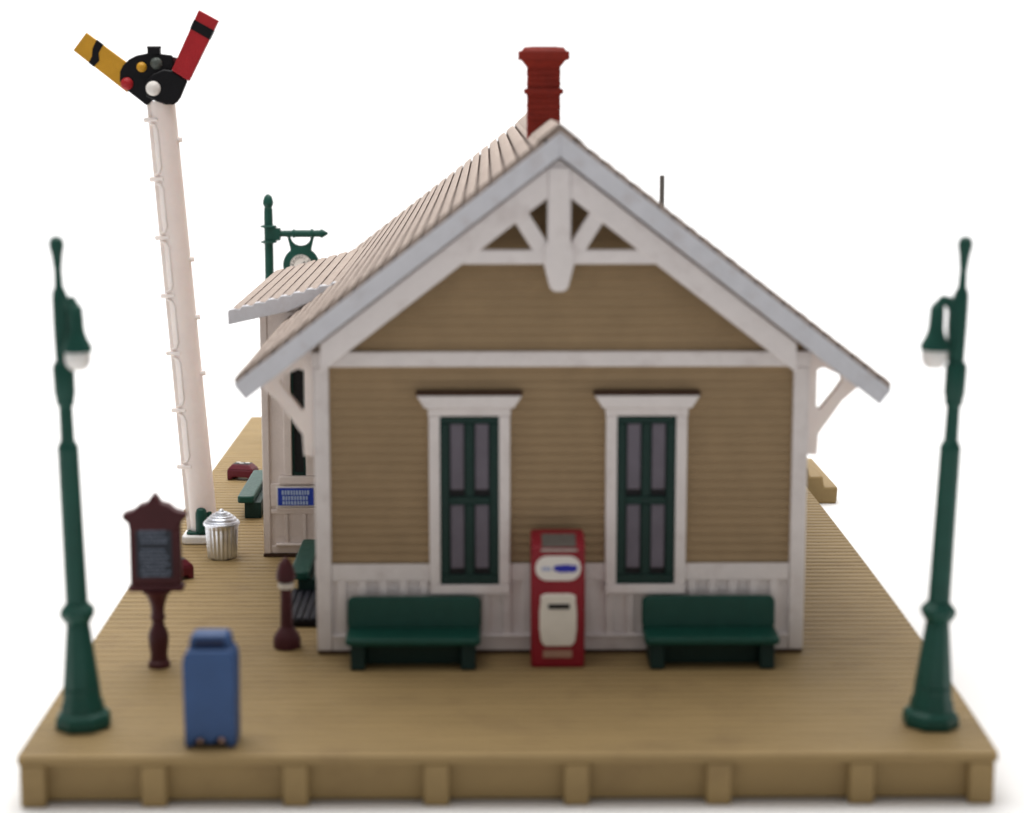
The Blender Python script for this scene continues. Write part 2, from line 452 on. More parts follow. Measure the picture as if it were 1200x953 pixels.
# bargeboards (pale painted slab ends), front and back
dn = math.hypot(1, SL)
for (ya, yb) in ((RY0 - .025, RY0 + .14), (RY1 - .14, RY1 + .025)):
    m = MB(TB)
    o1, o2 = .135, .45
    for (xe, sgn) in ((EX0, -1), (EX1, 1)):
        ze = roof_z(xe)
        # the eave end is cut square to the slope
        cutx = (o2 - o1) * SL / (1 + SL * SL)
        m.prism([(CX, RIDGE_Z - o1), (xe, ze - o1), (xe - sgn * cutx, ze - o1 - (o2 - o1) / (1 + SL * SL)), (CX, RIDGE_Z - o2)], ya, yb)
    m.build('bargeboard', 'barge', roof, bevel=.012)
# soffit
m = MB(TB)
for (xe, sgn) in ((EX0, -1), (EX1, 1)):
    ze = roof_z(xe)
    m.prism([(CX, RIDGE_Z - .225), (xe - sgn * .03, ze - .225 + SL * .0), (xe - sgn * .20, ze - .33 + SL * .10), (CX, RIDGE_Z - .40)], RY0 + .142, RY1 - .142)
m.build('soffit', 'soffit', roof)

# --- gable truss
for (ya, yb) in ((3.70, 3.88), (19.62, 19.80)):
    m = MB(TB)
    for sgn in (-1, 1):
        xe = CX + sgn * 3.16
        m.prism([(CX, RIDGE_Z - .48), (xe, roof_z(xe) - .48), (xe, roof_z(xe) - .88), (CX, RIDGE_Z - .88)], ya, yb)
    rafter = m.build('gable_truss', 'trim', bld, bevel=.025)
    m = MB(TB); m.box(CX - 1.30, CX + 1.30, ya + .015, yb - .015, 5.42, 5.61)
    m.build('tie_beam', 'trim', rafter, bevel=.025)
    m = MB(TB); m.prism([(CX - .155, 6.70), (CX - .155, 5.72), (CX - .20, 5.66), (CX - .20, 5.42), (CX - .12, 5.10), (CX - .06, 5.06), (CX + .06, 5.06), (CX + .12, 5.10), (CX + .20, 5.42), (CX + .20, 5.66), (CX + .155, 5.72), (CX + .155, 6.70)], ya - .03, yb + .03)
    m.build('king_post', 'trim', rafter, bevel=.03)
    for sgn in (-1, 1):
        m = MB(TB); m.beam((CX + sgn * .17, 5.52), (CX + sgn * .62, 6.24), .22, ya + .02, yb - .02)
        m.build('strut', 'trim', rafter, bevel=.02)

# --- eave brackets
def bracket(yc, side):
    xw = BX0 - .05 if side < 0 else BX1 + .05
    m = MB(TB)
    X = lambda d: xw + side * d
    outer = [(.002, 2.77), (.14, 2.77), (.155, 3.06), (.47, 3.52), (.71, 3.73), (.66, 3.84), (.40, 3.98), (.002, 4.24)]
    inner = [(.115, 3.46), (.125, 3.41), (.165, 3.40), (.36, 3.65), (.455, 3.79), (.43, 3.865), (.20, 3.97), (.115, 3.94)]
    vs = []; n = 8
    for yy in (yc - .09, yc + .09):
        vs += [(X(p[0]), yy, p[1]) for p in outer] + [(X(p[0]), yy, p[1]) for p in inner]
    fs = []
    for i in range(n):
        j = (i + 1) % n
        fs += [(i, j, n + j, n + i), (2 * n + i, 2 * n + j, 3 * n + j, 3 * n + i), (i, j, 2 * n + j, 2 * n + i), (n + i, n + j, 3 * n + j, 3 * n + i)]
    m.add(vs, fs)
    m.build('eave_bracket', 'post', bld, bevel=.025)
for yc in (4.30, 8.0, 17.4):
    bracket(yc, -1)
for yc in (4.30, 8.0, 11.8, 15.6, 19.0):
    bracket(yc, 1)

# --- chimney
m = MB(TB); cx, cy = .60, 7.6
def sq(a0, a1, hx, hy, t=0): m.box(cx - hx, cx + hx, cy - hy, cy + hy, a0, a1)
zc = 6.9
for k in range(14):                                  # brick courses
    e = .0 if k % 2 else .003
    sq(zc, zc + .083, .245 + e, .245 + e); zc += .0832
m.box(cx - .29, cx + .29, cy - .29, cy + .29, 7.62, 7.70)
m.frustum((cx - .25, cx + .25, cy - .25, cy + .25), (cx - .33, cx + .33, cy - .33, cy + .33), 8.02, 8.12)
m.box(cx - .375, cx + .375, cy - .375, cy + .375, 8.121, 8.25)
m.frustum((cx - .33, cx + .33, cy - .33, cy + .33), (cx - .29, cx + .29, cy - .29, cy + .29), 8.251, 8.31)
chim = m.build('chimney', 'chimney', bld, bevel=.009)
m = MB(TB); m.box(cx - .2, cx + .2, cy - .2, cy + .2, 8.305, 8.318); m.build('flue_opening', 'soot', chim)
# --- vent pipe on the right slope
m = MB(TB); m.lathe([(.04, 5.75), (.04, 6.36), (.036, 6.38)], 2.46, 8.4, 12); m.build('vent_pipe', 'pipe', bld)

# --- bay on the left wall
AX, AY0, AY1 = -3.97, 9.9, 16.0
m = MB(TB)
m.box(AX + 0.050, BX0 - .002, AY0 + .05, AY1 - .05, .02, 4.25)
bay = m.build('bay', 'trim_bay', bld)
m = MB(TB)
# front face frame of the bay: stiles, rails and panel battens (proud of the core)
F = AY0
m.box(AX, AX + 0.120, F, F + .30, .05, 4.12)                       # corner post
m.box(AX + 0.121, BX0 - .003, F + .012, F + .049, .05, .18)        # bottom rail
m.box(AX + 0.121, BX0 - .003, F + .012, F + .049, .72, .80)        # mid rail
m.box(AX + 0.220, BX0 - .003, F - .05, F + .049, .80, .845)         # ledge
m.box(AX + 0.200, BX0 - .003, F - .04, F + .049, .18, .225)         # panel foot ledge
for k in range(4): m.box(AX + 0.350 + k * .30, AX + 0.410 + k * .30, F + .014, F + .049, .226, .719)
m.box(AX + 0.121, BX0 - .003, F + .010, F + .049, .846, 1.24)      # apron board
m.box(AX + 0.270, BX0 - .003, F - .06, F + .049, 1.24, 1.37)        # window sill
m.box(AX + 0.121, BX0 - .003, F + .012, F + .049, 3.55, 4.10)      # head
m.box(AX + 0.360, AX + 0.490, F - .02, F + .049, 1.371, 3.55)          # casing
m.box(AX + 0.720, AX + 1.130, F - .02, F + .049, 1.371, 3.55)
for (ya, yb) in ((AY0 + .31, AY0 + .55), (12.9, 13.1), (AY1 - .3, AY1)):
    m.box(AX, AX + 0.049, ya, yb, .05, 4.1)
m.box(AX + 0.004, AX + 0.048, AY0 + .3, AY1 - .01, .05, .2); m.box(AX + 0.004, AX + 0.048, AY0 + .3, AY1 - .01, 1.1, 1.3)
m.box(AX + 0.004, AX + 0.048, AY0 + .3, AY1 - .01, 3.6, 4.1)
m.build('bay_frame', 'trim_bay', bay, bevel=.015)
m = MB(TB); m.box(AX - .01, BX0 - .003, F - .012, AY1 + .01, .002, .045); m.build('bay_sill_plate', 'base_dark', bay)
m = MB(TB); m.box(AX + 0.491, AX + 0.719, F + .030, F + .048, 1.371, 3.549); bw = m.build('bay_window', 'window_dark', bay)
m = MB(TB)
m.box(AX + 0.491, AX + 0.535, F + .006, F + .029, 1.371, 3.549); m.box(AX + 0.685, AX + 0.719, F + .006, F + .029, 1.371, 3.549)
m.box(AX + 0.536, AX + 0.684, F + .008, F + .029, 2.42, 2.50); m.box(AX + 0.536, AX + 0.684, F + .008, F + .029, 1.371, 1.43)
m.build('bay_sash', 'green2', bay, bevel=.008)
# bay roof
BR0, BR1 = 9.40, 16.5; EXB = -4.42; s2 = .262; ZB = 4.15
m = MB(TB)
zf = lambda x: ZB + s2 * (x - EXB)
prof, bj = course_profile(-2.55, EXB, zf, 9, lip=.025, g=.018)
xi = -2.55
prof = [(xi, zf(xi))] + prof[1:] + [(EXB + .01, ZB - .02), (xi, zf(xi) - .08)]
m.strip(prof, [BR0 + (BR1 - BR0) * k / 20 for k in range(21)], 'y', jit=.004, joint=set(bj))
br = m.build('bay_roof', 'roof', bay, smooth=50)
m = MB(TB)
pts = [(EXB + .005, ZB + .005)]
nco = 9
for i in range(nco):                                 # scalloped upper edge following the shingle ends
    xa = EXB + (xi - EXB) * i / nco; xb = EXB + (xi - EXB) * (i + 1) / nco
    pts += [(xa + .03, zf(xa) + .045), (xa + .10, zf(xa + .1) + .03), (xb - .02, zf(xb) - .005)]
pts += [(xi, zf(xi) - .10), (-3.45, zf(-3.45) - .24), (EXB + .01, ZB - .20)]
m.prism(pts, BR0 - .03, BR0 + .12)
m.build('bay_bargeboard', 'barge', br, bevel=.01)
m = MB(TB); m.prism([(EXB + .03, ZB - .025), (EXB + .03, ZB - .17), (xi, zf(xi) - .25), (xi, zf(xi) - .085)], BR0 + .121, BR1 - .02); m.build('bay_soffit', 'soffit', br)

# blue notice below the bay window
sg = empty('notice_sign', (-3.42, F - .03, 1.03), label='small blue notice with pale lettering on the white bay wall, under its window', cat='sign')
m = MB(); m.box(-.325, .325, -.045, -.012, -.17, .175); m.build('backing', 'white_gloss', sg, bevel=.01)
m = MB(); m.box(-.295, .300, -.062, -.046, -.145, .150); m.build('face', 'sign_blue', sg, bevel=.006)
m = MB()
for (zz, x0, x1, h) in ((.075, -.23, .19, .075), (-.018, -.22, .18, .07), (-.098, -.22, .18, .06)):
    x = x0
    while x < x1:
        w = random.uniform(.026, .042)
        m.box(x, x + w, -.068, -.0625, zz - h / 2 + random.uniform(-.004, .004), zz + h / 2); x += w + .014
m.build('lettering', 'sign_ink', sg)

# ------------------------------------------------------------------ benches
def make_bench(label, group, w=1.82):
    r = empty('bench', (0, 0, 0), label=label, cat='bench', group=group)
    h = w / 2
    m = MB(); m.prism(round_rect(-h, h, -.45, .26, .09), .335, .435, 'z'); m.build('seat', 'green', r, bevel=.03, bseg=3)
    # back: gently leaning slab with rounded top corners
    m = MB()
    pts = round_rect(-h, h, .40, .86, .09)
    vs = [(p[0], .10 + (p[1] - .4) * .10, p[1]) for p in pts] + [(p[0], .20 + (p[1] - .4) * .10, p[1]) for p in pts]
    n = len(pts)
    m.add(vs, [tuple(range(n)), tuple(range(2 * n - 1, n - 1, -1))] + [(i, i + n, (i + 1) % n + n, (i + 1) % n) for i in range(n)])
    m.build('backrest', 'green', r, bevel=.03, bseg=3)
    for sx in (-1, 1):
        m = MB(); xa = sx * (h - .17)
        m.prism([(-.43, .004), (.24, .004), (.26, .336), (-.36, .336)], xa - .10, xa + .10, 'x')
        m.build('leg', 'pedestal', r, bevel=.02)
    m = MB(); m.box(-h + .275, h - .275, -.20, .10, .02, .334); m.build('stretcher', 'pedestal', r, bevel=.015)  # solid base, its dark colour stands for under-seat shadow
    return r
GB = 'green benches around the station'
b1 = make_bench('green bench at the facade, left of the red machine', GB)
b1.location = (-1.25, 3.80, 0)
b2 = copy_tree(b1); b2.location = (2.77, 3.80, 0); b2['label'] = 'green bench at the facade, right of the red machine'
def make_slab_bench(label, group):
    r = empty('backless_bench', (0, 0, 0), label=label, cat='bench', group=group)
    m = MB(); m.prism(round_rect(-.15, .15, -1.12, 1.12, .07), .30, .43, 'z'); m.build('seat', 'green', r, bevel=.03, bseg=3)
    m = MB(); m.box(-.03, .27, -1.04, 1.04, .004, .299); m.build('pedestal', 'pedestal', r, bevel=.015)  # widened and darkened to paint in the shade towards the wall
    return r
b3 = make_slab_bench('green slab bench seen end on, behind the maroon bollard and the black pallet', 'green slab benches along the left wall')
b3.location = (-3.12, 8.22, 0)
b4 = copy_tree(b3); b4.location = (-4.62, 14.0, 0); b4.scale = (1, 1.13, 1); b4['label'] = 'green slab bench seen end on, between the silver trash can and the far maroon trunk'

# ------------------------------------------------------------------ vending machine
v = empty('vending_machine', (.695, 3.75, 0), label='red vending machine with white oval emblem against the station front', cat='vending machine')
m = MB(); m.prism([(-.29, .004), (.29, .004), (.29, 1.79), (-.05, 1.79), (-.29, 1.66)], -.36, .36, 'x'); m.build('cabinet', 'red', v, bevel=.035, bseg=3)
m = MB(); m.add([(-.22, -.285, 1.672), (.24, -.285, 1.672), (.24, -.05, 1.800), (-.22, -.05, 1.800), (-.22, -.27, 1.655), (.24, -.27, 1.655), (.24, -.04, 1.775), (-.22, -.04, 1.775)],
                [(0, 1, 2, 3), (4, 5, 6, 7), (0, 1, 5, 4), (1, 2, 6, 5), (2, 3, 7, 6), (3, 0, 4, 7)])
m.build('sloping_top', 'dark_metal', v, bevel=.008)
m = MB(); m.box(-.235, .255, -.315, -.287, 1.61, 1.645); m.build('metal_lip', 'dull_steel', v, bevel=.01)
m = MB(); m.prism(round_rect(-.305, .305, 1.21, 1.55, .165), -.305, -.288); em = m.build('emblem', 'white_gloss', v, bevel=.006)
m = MB(); m.prism([(-.07, 1.36), (.02, 1.325), (.22, 1.33), (.255, 1.36), (.25, 1.42), (.10, 1.435), (-.05, 1.42)], -.312, -.3055)
m.build('emblem_script', 'logo_blue', em)
m = MB()
for x in (-.20, -.155, -.115): m.prism(ring_poly(x, 1.375, .018, .032, 12), -.311, -.3055)
m.build('emblem_letters', 'logo_pale', em)
m = MB()
m.prism([(-.235, 1.01), (-.235, .92), (-.25, .8), (-.25, .55), (-.23, .38), (-.18, .31), (.18, .31), (.23, .38), (.25, .55), (.25, .8), (.235, .92), (.235, 1.01), (.16, 1.035), (-.16, 1.035)], -.335, -.288)
pn = m.build('dispenser_panel', 'ivory', v, bevel=.02, bseg=3)
m = MB(); m.box(-.135, .155, -.342, -.3355, .83, .90); m.build('slot', 'black', pn)
m = MB(); m.box(-.20, .19, -.30, -.288, .145, .25); m.build('label_strip', 'tan_label', v, bevel=.006)

# ------------------------------------------------------------------ mailbox
mb = empty('mailbox', (-3.53, .50, 0), label='plain blue mailbox on the platform edge beside the left lamp post', cat='mailbox')
m = MB()
m.prism([(-.305, .004), (-.20, .004), (-.18, .10), (-.09, .125), (-.05, .05), (.05, .05), (.09, .125), (.18, .10), (.20, .004), (.305, .004), (.31, 1.00), (.30, 1.10), (.255, 1.18), (-.255, 1.18), (-.30, 1.10), (-.31, 1.00)], -.24, .24)
m.build('box_body', 'blue', mb, bevel=.03, bseg=3)
m = MB(); m.prism([(-.25, 1.16), (.25, 1.16), (.23, 1.30), (.19, 1.34), (-.19, 1.34), (-.23, 1.30)], -.12, .22); hd = m.build('hood', 'blue', mb, bevel=.03, bseg=3)
m = MB(); m.box(-.175, .175, -.138, -.115, 1.20, 1.295); m.build('chute_door', 'blue_dark', hd, bevel=.01)
m = MB(); m.box(-.18, .18, -.18, .2, .002, .04); m.build('foot_plate', 'black', mb)
m = MB()
m.ball((-.12, -.245, .09), .028, 8); m.build('chipped_paint', 'tan_label', mb)
m = MB(); m.ball((.135, -.245, .10), .032, 8); m.build('chipped_paint', 'tan_label', mb)

# ------------------------------------------------------------------ lamp posts
def make_lamp(label, group, side):
    r = empty('street_lamp', (0, 0, 0), label=label, cat='street lamp', group=group)
    oc = 8
    m = MB(); m.lathe([(.35, .004), (.355, .10), (.33, .17), (.275, .20), (.27, .29), (.24, .36), (.235, .5)], seg=oc, rot=PI / 8); m.build('base', 'green', r, bevel=.02)
    m = MB(); m.lathe([(.232, .50), (.145, 1.30)], seg=oc, rot=PI / 8)
    m.lathe([(.15, 1.301), (.215, 1.40), (.22, 1.46), (.16, 1.53), (.135, 1.56)], seg=oc, rot=PI / 8)
    m.lathe([(.135, 1.561), (.128, 3.42), (.132, 3.45), (.105, 3.52), (.088, 3.54), (.084, 3.96), (.115, 3.99), (.11, 4.05), (.128, 4.10), (.132, 4.44), (.10, 4.50)], seg=16)
    m.lathe([(.09, 4.501), (.095, 4.9), (.092, 5.22), (.085, 5.33), (.055, 5.38), (.048, 5.58), (.068, 5.76), (.092, 5.87), (.084, 5.95), (.03, 5.99)], seg=14)
    m.build('pole', 'green', r, bevel=.012)
    d = side * .275
    m = MB(); m.tube([(side * .06, 0, 5.02), (side * .11, 0, 5.14), (side * .17, 0, 5.23), (d * .72, 0, 5.24), (d * .92, 0, 5.17), (d, 0, 5.06)], [.06, .055, .06, .06, .065, .065], 10)
    m.prism([(side * .02, 4.50), (side * .10, 4.53), (side * .135, 4.85), (side * .14, 5.12), (side * .10, 5.26), (side * .05, 5.36), (side * .02, 5.38)], -.05, .05)
    m.build('arm', 'green', r)
    m = MB(); m.tube([(side * .07, 0, 4.50), (side * .16, 0, 4.56), (d * .8, 0, 4.64)], .025, 8); m.build('brace', 'green', r)
    m = MB(); m.lathe([(.04, 5.20), (.085, 5.14), (.092, 5.0), (.095, 4.88), (.12, 4.79), (.172, 4.68), (.175, 4.63), (.15, 4.62)], d, 0, 20); m.build('lamp_shade', 'green', r)
    m = MB(); m.lathe([(.150, 4.62), (.155, 4.54), (.135, 4.46), (.085, 4.41), (.02, 4.40)], d, 0, 20); m.build('globe', 'globe', r)
    return r
GL = 'green lamp posts at the platform corners'
l1 = make_lamp('green lamp post at the front left corner, near the blue mailbox', GL, 1)
l1.location = (-5.19, 1.09, 0); l1.rotation_euler = (0, math.radians(-1.75), math.radians(-38))
l2 = copy_tree(l1)
l2['label'] = 'green lamp post at the front right corner, standing alone'
l2.location = (5.18, 1.04, 0); l2.rotation_euler = (0, math.radians(-2.1), PI)

# ------------------------------------------------------------------ notice board
nbd = empty('notice_board', (-4.68, 3.60, 0), rz=math.radians(2), label='maroon pedestal notice board with dark lettered panel and crested top', cat='notice board')
nbd.scale = (1, 1, .97)
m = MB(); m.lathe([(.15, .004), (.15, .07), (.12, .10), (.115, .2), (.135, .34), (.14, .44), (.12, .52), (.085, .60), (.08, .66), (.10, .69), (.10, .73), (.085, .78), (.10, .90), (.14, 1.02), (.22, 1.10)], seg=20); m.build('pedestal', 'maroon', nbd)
m = MB()
m.box(-.335, .335, -.10, .10, 1.185, 2.02)
m.box(-.365, .365, -.125, .125, 1.10, 1.184)
m.prism([(-.33, 1.95), (.33, 1.95), (.345, 2.06), (.42, 2.13), (.42, 2.19), (.28, 2.23), (.19, 2.31), (.08, 2.34), (.06, 2.39), (0, 2.47), (-.06, 2.39), (-.08, 2.34), (-.19, 2.31), (-.28, 2.23), (-.42, 2.19), (-.42, 2.13), (-.345, 2.06)], -.115, .115)
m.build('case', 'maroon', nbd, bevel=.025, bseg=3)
m = MB(); m.box(-.245, .225, -.112, -.101, 1.30, 1.985); pn = m.build('panel', 'board', nbd)
m = MB(); zz = 1.955
row = 0
while zz > 1.32:
    if row not in (4,):
        x = -.20 + random.uniform(0, .03); xe = .19 - random.uniform(0, .08)
        while x < xe:
            w = random.uniform(.018, .05)
            m.box(x, x + w, -.116, -.1125, zz - .016, zz + random.uniform(.008, .018)); x += w + random.uniform(.008, .02)
    zz -= .052; row += 1
m.build('lettering', 'chalk', pn)

# ------------------------------------------------------------------ bollard
bo = empty('bollard', (-3.05, 4.52, 0), label='maroon bollard with a white band below its pointed cap', cat='bollard')
m = MB(); m.lathe([(.19, .004), (.195, .12), (.17, .19), (.125, .25), (.09, .30), (.085, .5), (.078, .84)], seg=20); m.build('shaft', 'maroon', bo)
m = MB(); m.lathe([(.085, .841), (.112, .86), (.112, .92), (.085, .935)], seg=20); m.build('band', 'ivory', bo)
m = MB(); m.lathe([(.10, .936), (.14, .98), (.135, 1.06), (.095, 1.19), (.04, 1.27), (.01, 1.285)], seg=20); m.build('cap', 'maroon', bo)

# ------------------------------------------------------------------ slatted pallet
pa = empty('pallet', (-2.93, 6.40, 0), label='low black slatted pallet lying on the deck behind the bollard', cat='pallet')
m = MB(); m.box(-.31, .31, -.86, .86, .004, .10); m.build('frame', 'black', pa, bevel=.02)
m = MB()
for k in range(6):
    x = -.30 + k * .103; m.box(x, x + .08, -.87, .87, .101, .135)
m.build('slats', 'navy_slats', pa, bevel=.008)

# ------------------------------------------------------------------ trunks
def make_trunk(label, group):
    r = empty('trunk', (0, 0, 0), label=label, cat='trunk', group=group)
    m = MB()
    m.prism([(-.30, .004), (-.21, .004), (-.17, .07), (.17, .07), (.21, .004), (.30, .004), (.30, .22), (-.30, .22)], -.20, .20)
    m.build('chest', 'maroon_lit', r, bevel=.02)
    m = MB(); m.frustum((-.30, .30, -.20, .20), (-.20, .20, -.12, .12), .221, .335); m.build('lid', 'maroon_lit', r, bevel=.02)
    m = MB(); m.box(-.19, .19, -.11, .11, .336, .342); tp = m.build('lid_panel', 'black', r)
    m = MB()
    for (x, y, w) in ((-.11, .045, .055), (.10, .04, .06), (-.01, -.045, .05)):
        m.prism([(x + w * math.cos(2 * PI * i / 12), y + .035 * math.sin(2 * PI * i / 12)) for i in range(12)], .3425, .35, 'z')
    m.build('stickers', 'white_gloss', tp)
    return r
GT = 'maroon trunks standing on the deck'
t1 = make_trunk('maroon trunk with white stickers on its lid, farthest back on the deck', GT)
t1.scale = (.9, .9, .95); t1.location = (-5.13, 16.5, 0); t1.rotation_euler = (0, 0, math.radians(-14))
t2 = copy_tree(t1); t2.location = (-5.24, 8.40, 0); t2.rotation_euler = (0, 0, math.radians(40)); t2['label'] = 'maroon trunk half hidden behind the notice board'

# ------------------------------------------------------------------ trash can
tcn = empty('trash_can', (-4.66, 9.85, 0), label='silver metal trash can with ridged domed lid beside the signal base', cat='trash can')
m = MB(); m.lathe([(.215, .02), (.23, .004), (.245, .03), (.272, .50), (.275, .56)], seg=44, flute=1, fdepth=.065, fz=(.03, .5)); m.build('bin', 'steel', tcn, smooth=10)
m = MB()
pr = [(.28, .56), (.30, .565), (.30, .60)]
for k in range(5):
    r0 = .29 - k * .045; z0 = .605 + (.045, .09, .13, .163, .188)[k] - .045
    pr += [(r0, z0), (r0 - .008, z0 + .022), (r0 - .030, z0 + .026)]
pr += [(.05, .785), (.01, .79)]
m.lathe(pr, seg=36); ld = m.build('lid', 'steel', tcn, smooth=25)
m = MB(); m.lathe([(.04, .79), (.04, .805), (.025, .82), (.01, .822)], seg=14); m.build('knob', 'steel', ld)

# ------------------------------------------------------------------ semaphore signal
SX, SY = -5.14, 11.05
sgn_ = empty('semaphore_signal', (SX, SY, 0), label='leaning cream semaphore signal with one red and one yellow arm', cat='signal')
lean = Matrix.Translation((0, 0, 0)) @ Matrix.Rotation(math.radians(-4.0), 4, 'Y')
m = MB()
pts = round_rect(-.34, .32, -.30, .30, .10)
m.prism(pts, .004, .15, 'z'); m.build('plinth', 'post_base', sgn_, bevel=.03, bseg=3)
m = MB(); m.prism(round_rect(-.27, .22, -.20, .16, .06), .151, .20, 'z'); m.prism(round_rect(-.13, .17, -.14, .10, .06), .2005, .55, 'z')
m.lathe([(.10, .2005), (.10, .52), (.075, .60), (.02, .62)], -.01, -.15, 16)
m.build('clamp', 'green', sgn_, bevel=.02)
m = MB(lean)
H = 7.52
def chan(x0b, x1b, x0t, x1t, y0, y1, z0=.19, z1=H):
    m.add([(x0b, y0, z0), (x1b, y0, z0), (x1b, y1, z0), (x0b, y1, z0), (x0t, y0, z1), (x1t, y0, z1), (x1t, y1, z1), (x0t, y1, z1)],
          [(3, 2, 1, 0), (4, 5, 6, 7), (0, 1, 5, 4), (1, 2, 6, 5), (2, 3, 7, 6), (3, 0, 4, 7)])
# half-round face
for (part) in (0,):
    vs = []; fs = []; NS = 14; NZ = 24
    for k in range(NZ + 1):
        t = k / NZ; z = .19 + (H - .19) * t
        hw = .262 - .028 * t
        for i in range(NS + 1):
            a = PI * i / NS
            vs.append((-.06 * 0 + .03 + (hw - .03) * math.cos(a), .02 - .17 * math.sin(a) ** .8, z))
    n1 = NS + 1
    for k in range(NZ):
        for i in range(NS): fs.append((k * n1 + i, k * n1 + i + 1, (k + 1) * n1 + i + 1, (k + 1) * n1 + i))
        fs.append((k * n1 + NS, k * n1, (k + 1) * n1, (k + 1) * n1 + NS))
    fs.append(tuple(range(n1))); fs.append(tuple(range(NZ * n1 + NS, NZ * n1 - 1, -1)))
    m.add(vs, fs)
chan(-.262, -.10, -.236, -.08, -.005, .06)
m.build('mast', 'post', sgn_, bevel=.0)
for zz in [7.22 - .98 * k for k in range(7)]:
    hw = .262 - .028 * zz / H
    m = MB(lean); m.tube([(-hw - .05, -.03, zz), (-hw + .02, -.07, zz), (-.06, -.125, zz - .005)], [.045, .042, .032], 8); m.build('rung', 'post', sgn_)
for zz in (6.86, 4.86, 3.88, 2.92):
    hw = .262 - .028 * zz / H
    m = MB(lean); m.tube([(hw - .05, -.02, zz), (hw + .06, -.02, zz)], .048, 8); m.build('rung', 'post', sgn_)
for k in range(6):                                     # raised ladder stile on the left of the mast
    za, zb = 7.22 - .98 * k - .06, 7.22 - .98 * (k + 1) + .06
    m = MB(lean); m.tube([(-.20, -.085, za), (-.12, -.115, za - .04), (-.085, -.128, za - .12), (-.085, -.128, zb + .12), (-.12, -.115, zb + .04), (-.20, -.085, zb)], .023, 8); m.build('stile', 'post', sgn_)
# head, traced from the photograph in the plane of the arms
def hz(zx, zy): return (-6.33 + (zx / 7.94) / 71.5 - SX, 8.28 - ((zy / 7.94 + 20) - 62) / 72.3)
m = MB()
m.prism([hz(*p) for p in ((10, 510), (40, 450), (100, 390), (170, 355), (270, 335), (400, 340), (500, 352), (520, 440), (400, 700), (250, 825), (80, 690), (5, 600))], -.10, .02)
back = m.build('spectacle_plate', 'black', sgn_, bevel=.02)
m = MB()
m.prism([hz(*p) for p in ((330, 530), (430, 485), (515, 500), (650, 590), (580, 750), (545, 795), (510, 817), (440, 817), (350, 785), (262, 742), (250, 650), (270, 580))], -.21, -.101)
front = m.build('spectacle_plate', 'black', sgn_, bevel=.025)
m = MB(); (xa, za), (xb, zb) = hz(275, 345), hz(392, 275); m.box(xa, xb, -.12, .04, za, zb); m.box(xa - .01, xb + .01, -.10, .02, zb - .03, zb + .012); m.build('cap', 'black', sgn_, bevel=.012)
m = MB(); m.prism([hz(440, 350), hz(575, 385), hz(520, 500), hz(450, 430)], -.06, .0); m.build('arm_root', 'maroon', sgn_)
k = 1 / 7.94 / 71.5
for (p, r, mt, yf) in (((218, 465), 48, 'yellow', -.10), ((355, 430), 58, 'grey_lens', -.10), ((75, 620), 60, 'signal_red', -.10), ((330, 665), 70, 'white_gloss', -.21)):
    c = hz(*p); m = MB(); rr = r * k
    m.lathe([(rr, yf + .004), (rr * .98, yf - .03), (rr * .8, yf - .06), (rr * .45, yf - .085), (rr * .08, yf - .092)], c[0], c[1], 18, axis='y')
    m.build('lens', mt, sgn_)
def arm(pA, pB, pC, pD, y0, y1, mat, t0, t1, wob):
    # pA,pB tip corners; pC,pD root corners
    A, B_, C_, D = [Vector((p[0] - SX, p[1])) for p in (pA, pB, pC, pD)]
    m = MB(); m.prism([tuple(A), tuple(B_), tuple(C_), tuple(D)], y0, y1); a = m.build('arm_blade', mat, sgn_, bevel=.012)
    e = .006
    L = lambda s, t: (A + (B_ - A) * s) + ((D + (C_ - D) * s) - (A + (B_ - A) * s)) * t
    m = MB(); m.prism([tuple(L(-.015, t0)), tuple(L(.4, t0 + wob * .25)), tuple(L(.7, t0 + wob * .9)), tuple(L(1.015, t0 + wob)), tuple(L(1.015, t1 + wob * .6)), tuple(L(.65, t1 + wob * .9)), tuple(L(.4, t1 + wob * .1)), tuple(L(-.015, t1))], y0 - e, y1 + e)
    m.build('stripe', 'black', a)
arm((-4.965, 8.975), (-4.645, 8.80), (-5.155, 7.82), (-5.435, 8.0), -.235, -.115, 'signal_red', .16, .31, .0)
arm((-6.85, 8.615), (-7.075, 8.325), (-6.21, 7.64), (-6.03, 8.0), -.07, .01, 'yellow', .20, .33, .09)

# ------------------------------------------------------------------ clock on a post
cp = empty('clock_post', (-5.02, 21.0, 0), label='green post with a round clock hanging from its side arm, behind the bay roof', cat='clock')
m = MB()
m.lathe([(.15, .004), (.15, .08), (.11, .14), (.105, 1.2), (.10, 4.30), (.10, 4.95), (.095, 5.12), (.08, 5.14), (.115, 5.20), (.12, 5.26), (.085, 5.38), (.03, 5.43), (.01, 5.435)], seg=18)
m.lathe([(.15, 4.36), (.185, 4.375), (.185, 4.40), (.15, 4.415)], seg=18)
m.lathe([(.15, 4.70), (.185, 4.715), (.185, 4.74), (.15, 4.755)], seg=18)
m.build('pole', 'green', cp, bevel=.01)
m = MB()
m.box(.0, .26, -.10, .10, 4.42, 4.695)
m.lathe([(.075, .25), (.075, .52), (.10, .525), (.10, .57), (.085, .575), (.085, .92), (.11, .925), (.11, .97), (.08, .975), (.08, 1.12), (.10, 1.13), (.10, 1.17), (.02, 1.30)], 0, 4.57, 14, axis='x')
m.build('arm', 'green', cp, bevel=.008)
cxx, czz = .70, 3.88
m = MB()
outer = [(cxx - .30, 4.52), (cxx - .235, 4.25), (cxx - .22, 4.10), (cxx + .22, 4.10), (cxx + .235, 4.25), (cxx + .30, 4.52), (cxx + .235, 4.52)]
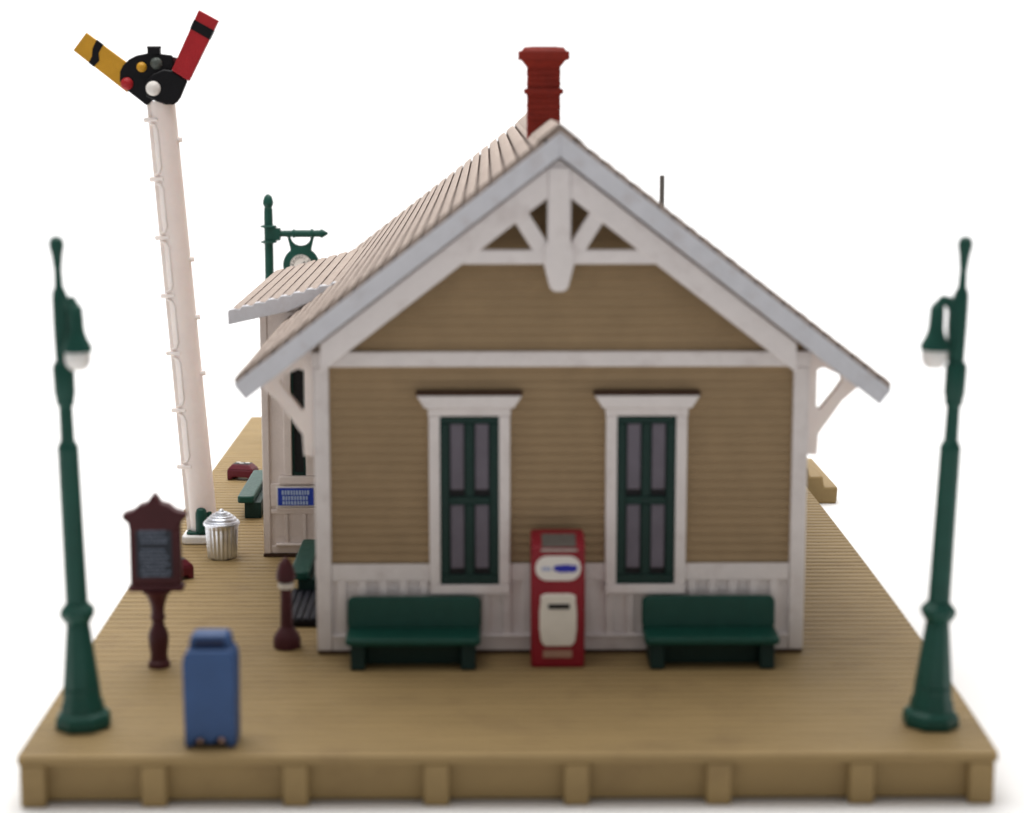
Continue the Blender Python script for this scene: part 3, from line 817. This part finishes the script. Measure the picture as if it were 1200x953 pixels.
inner = [(cxx + .215 * math.cos(math.radians(a)), 4.50 + .19 * math.sin(math.radians(a))) for a in range(-5, -176, -19)]
m.prism(outer + inner + [(cxx - .235, 4.52)], -.04, .04)
m.build('hanger', 'green', cp)
m = MB(); m.lathe([(.36, -.07), (.40, -.05), (.40, .05), (.36, .07)], cxx, czz, 32, axis='y'); ck = m.build('clock_case', 'green', cp)
m = MB(); m.lathe([(.235, -.085), (.235, -.071)], cxx, czz, 32, axis='y'); m.build('clock_face', 'white_gloss', ck)
num = ['XII', 'I', 'II', 'III', 'IIII', 'V', 'VI', 'VII', 'VIII', 'IX', 'X', 'XI']
for i, tx in enumerate(num):
    a = 2 * PI * i / 12
    text_part('numeral', tx, .095, 'black', ck, (cxx + .178 * math.sin(a), -.089, czz + .178 * math.cos(a)), (PI / 2, a, 0), .003)
m = MB(); m.beam((cxx, czz), (cxx + .09, czz + .08), .03, -.094, -.090); m.beam((cxx, czz), (cxx - .1, czz - .16), .022, -.099, -.095); m.build('clock_hands', 'black', ck)

# ------------------------------------------------------------------ lamps, world
def area(name, loc, target, sx, sy, power, col=(1, 1, 1)):
    ld = bpy.data.lights.new(name, 'AREA'); ld.shape = 'RECTANGLE'; ld.size = sx; ld.size_y = sy; ld.energy = power; ld.color = col
    o = bpy.data.objects.new(name, ld); COL.objects.link(o); o.location = loc
    d = Vector(target) - Vector(loc); o.rotation_euler = d.to_track_quat('-Z', 'Y').to_euler()
    return o
area('overhead_softbox', (-4, 17, 44), (-2, 13, 0), 46, 44, 29000, (1, .985, .96))
area('backdrop_light', (0, 60, 60), (0, 90, 5), 120, 30, 60000)
w = bpy.data.worlds.new('World'); SC.world = w; w.use_nodes = True
bg = w.node_tree.nodes['Background']; bg.inputs['Color'].default_value = (1, .96, .945, 1); bg.inputs['Strength'].default_value = .33

# ------------------------------------------------------------------ camera
import mathutils
Fpx = 2300.0
pit = math.atan(372.5 / Fpx); yaw = math.atan(30 / Fpx) * .98
cd = bpy.data.cameras.new('camera'); cam = bpy.data.objects.new('camera', cd); COL.objects.link(cam); SC.camera = cam
cam.location = (-.248, -22.05, 7.70)
cam.rotation_euler = (PI / 2 - pit, 0, -yaw)
cd.sensor_width = 36; cd.lens = 36 * Fpx / 1200; cd.clip_end = 400; cd.clip_start = .5
cd.dof.use_dof = True; cd.dof.focus_distance = 36.0; cd.dof.aperture_fstop = .255
SC.view_settings.view_transform = 'Standard'; SC.view_settings.look = 'None'; SC.view_settings.exposure = 0; SC.view_settings.gamma = 1
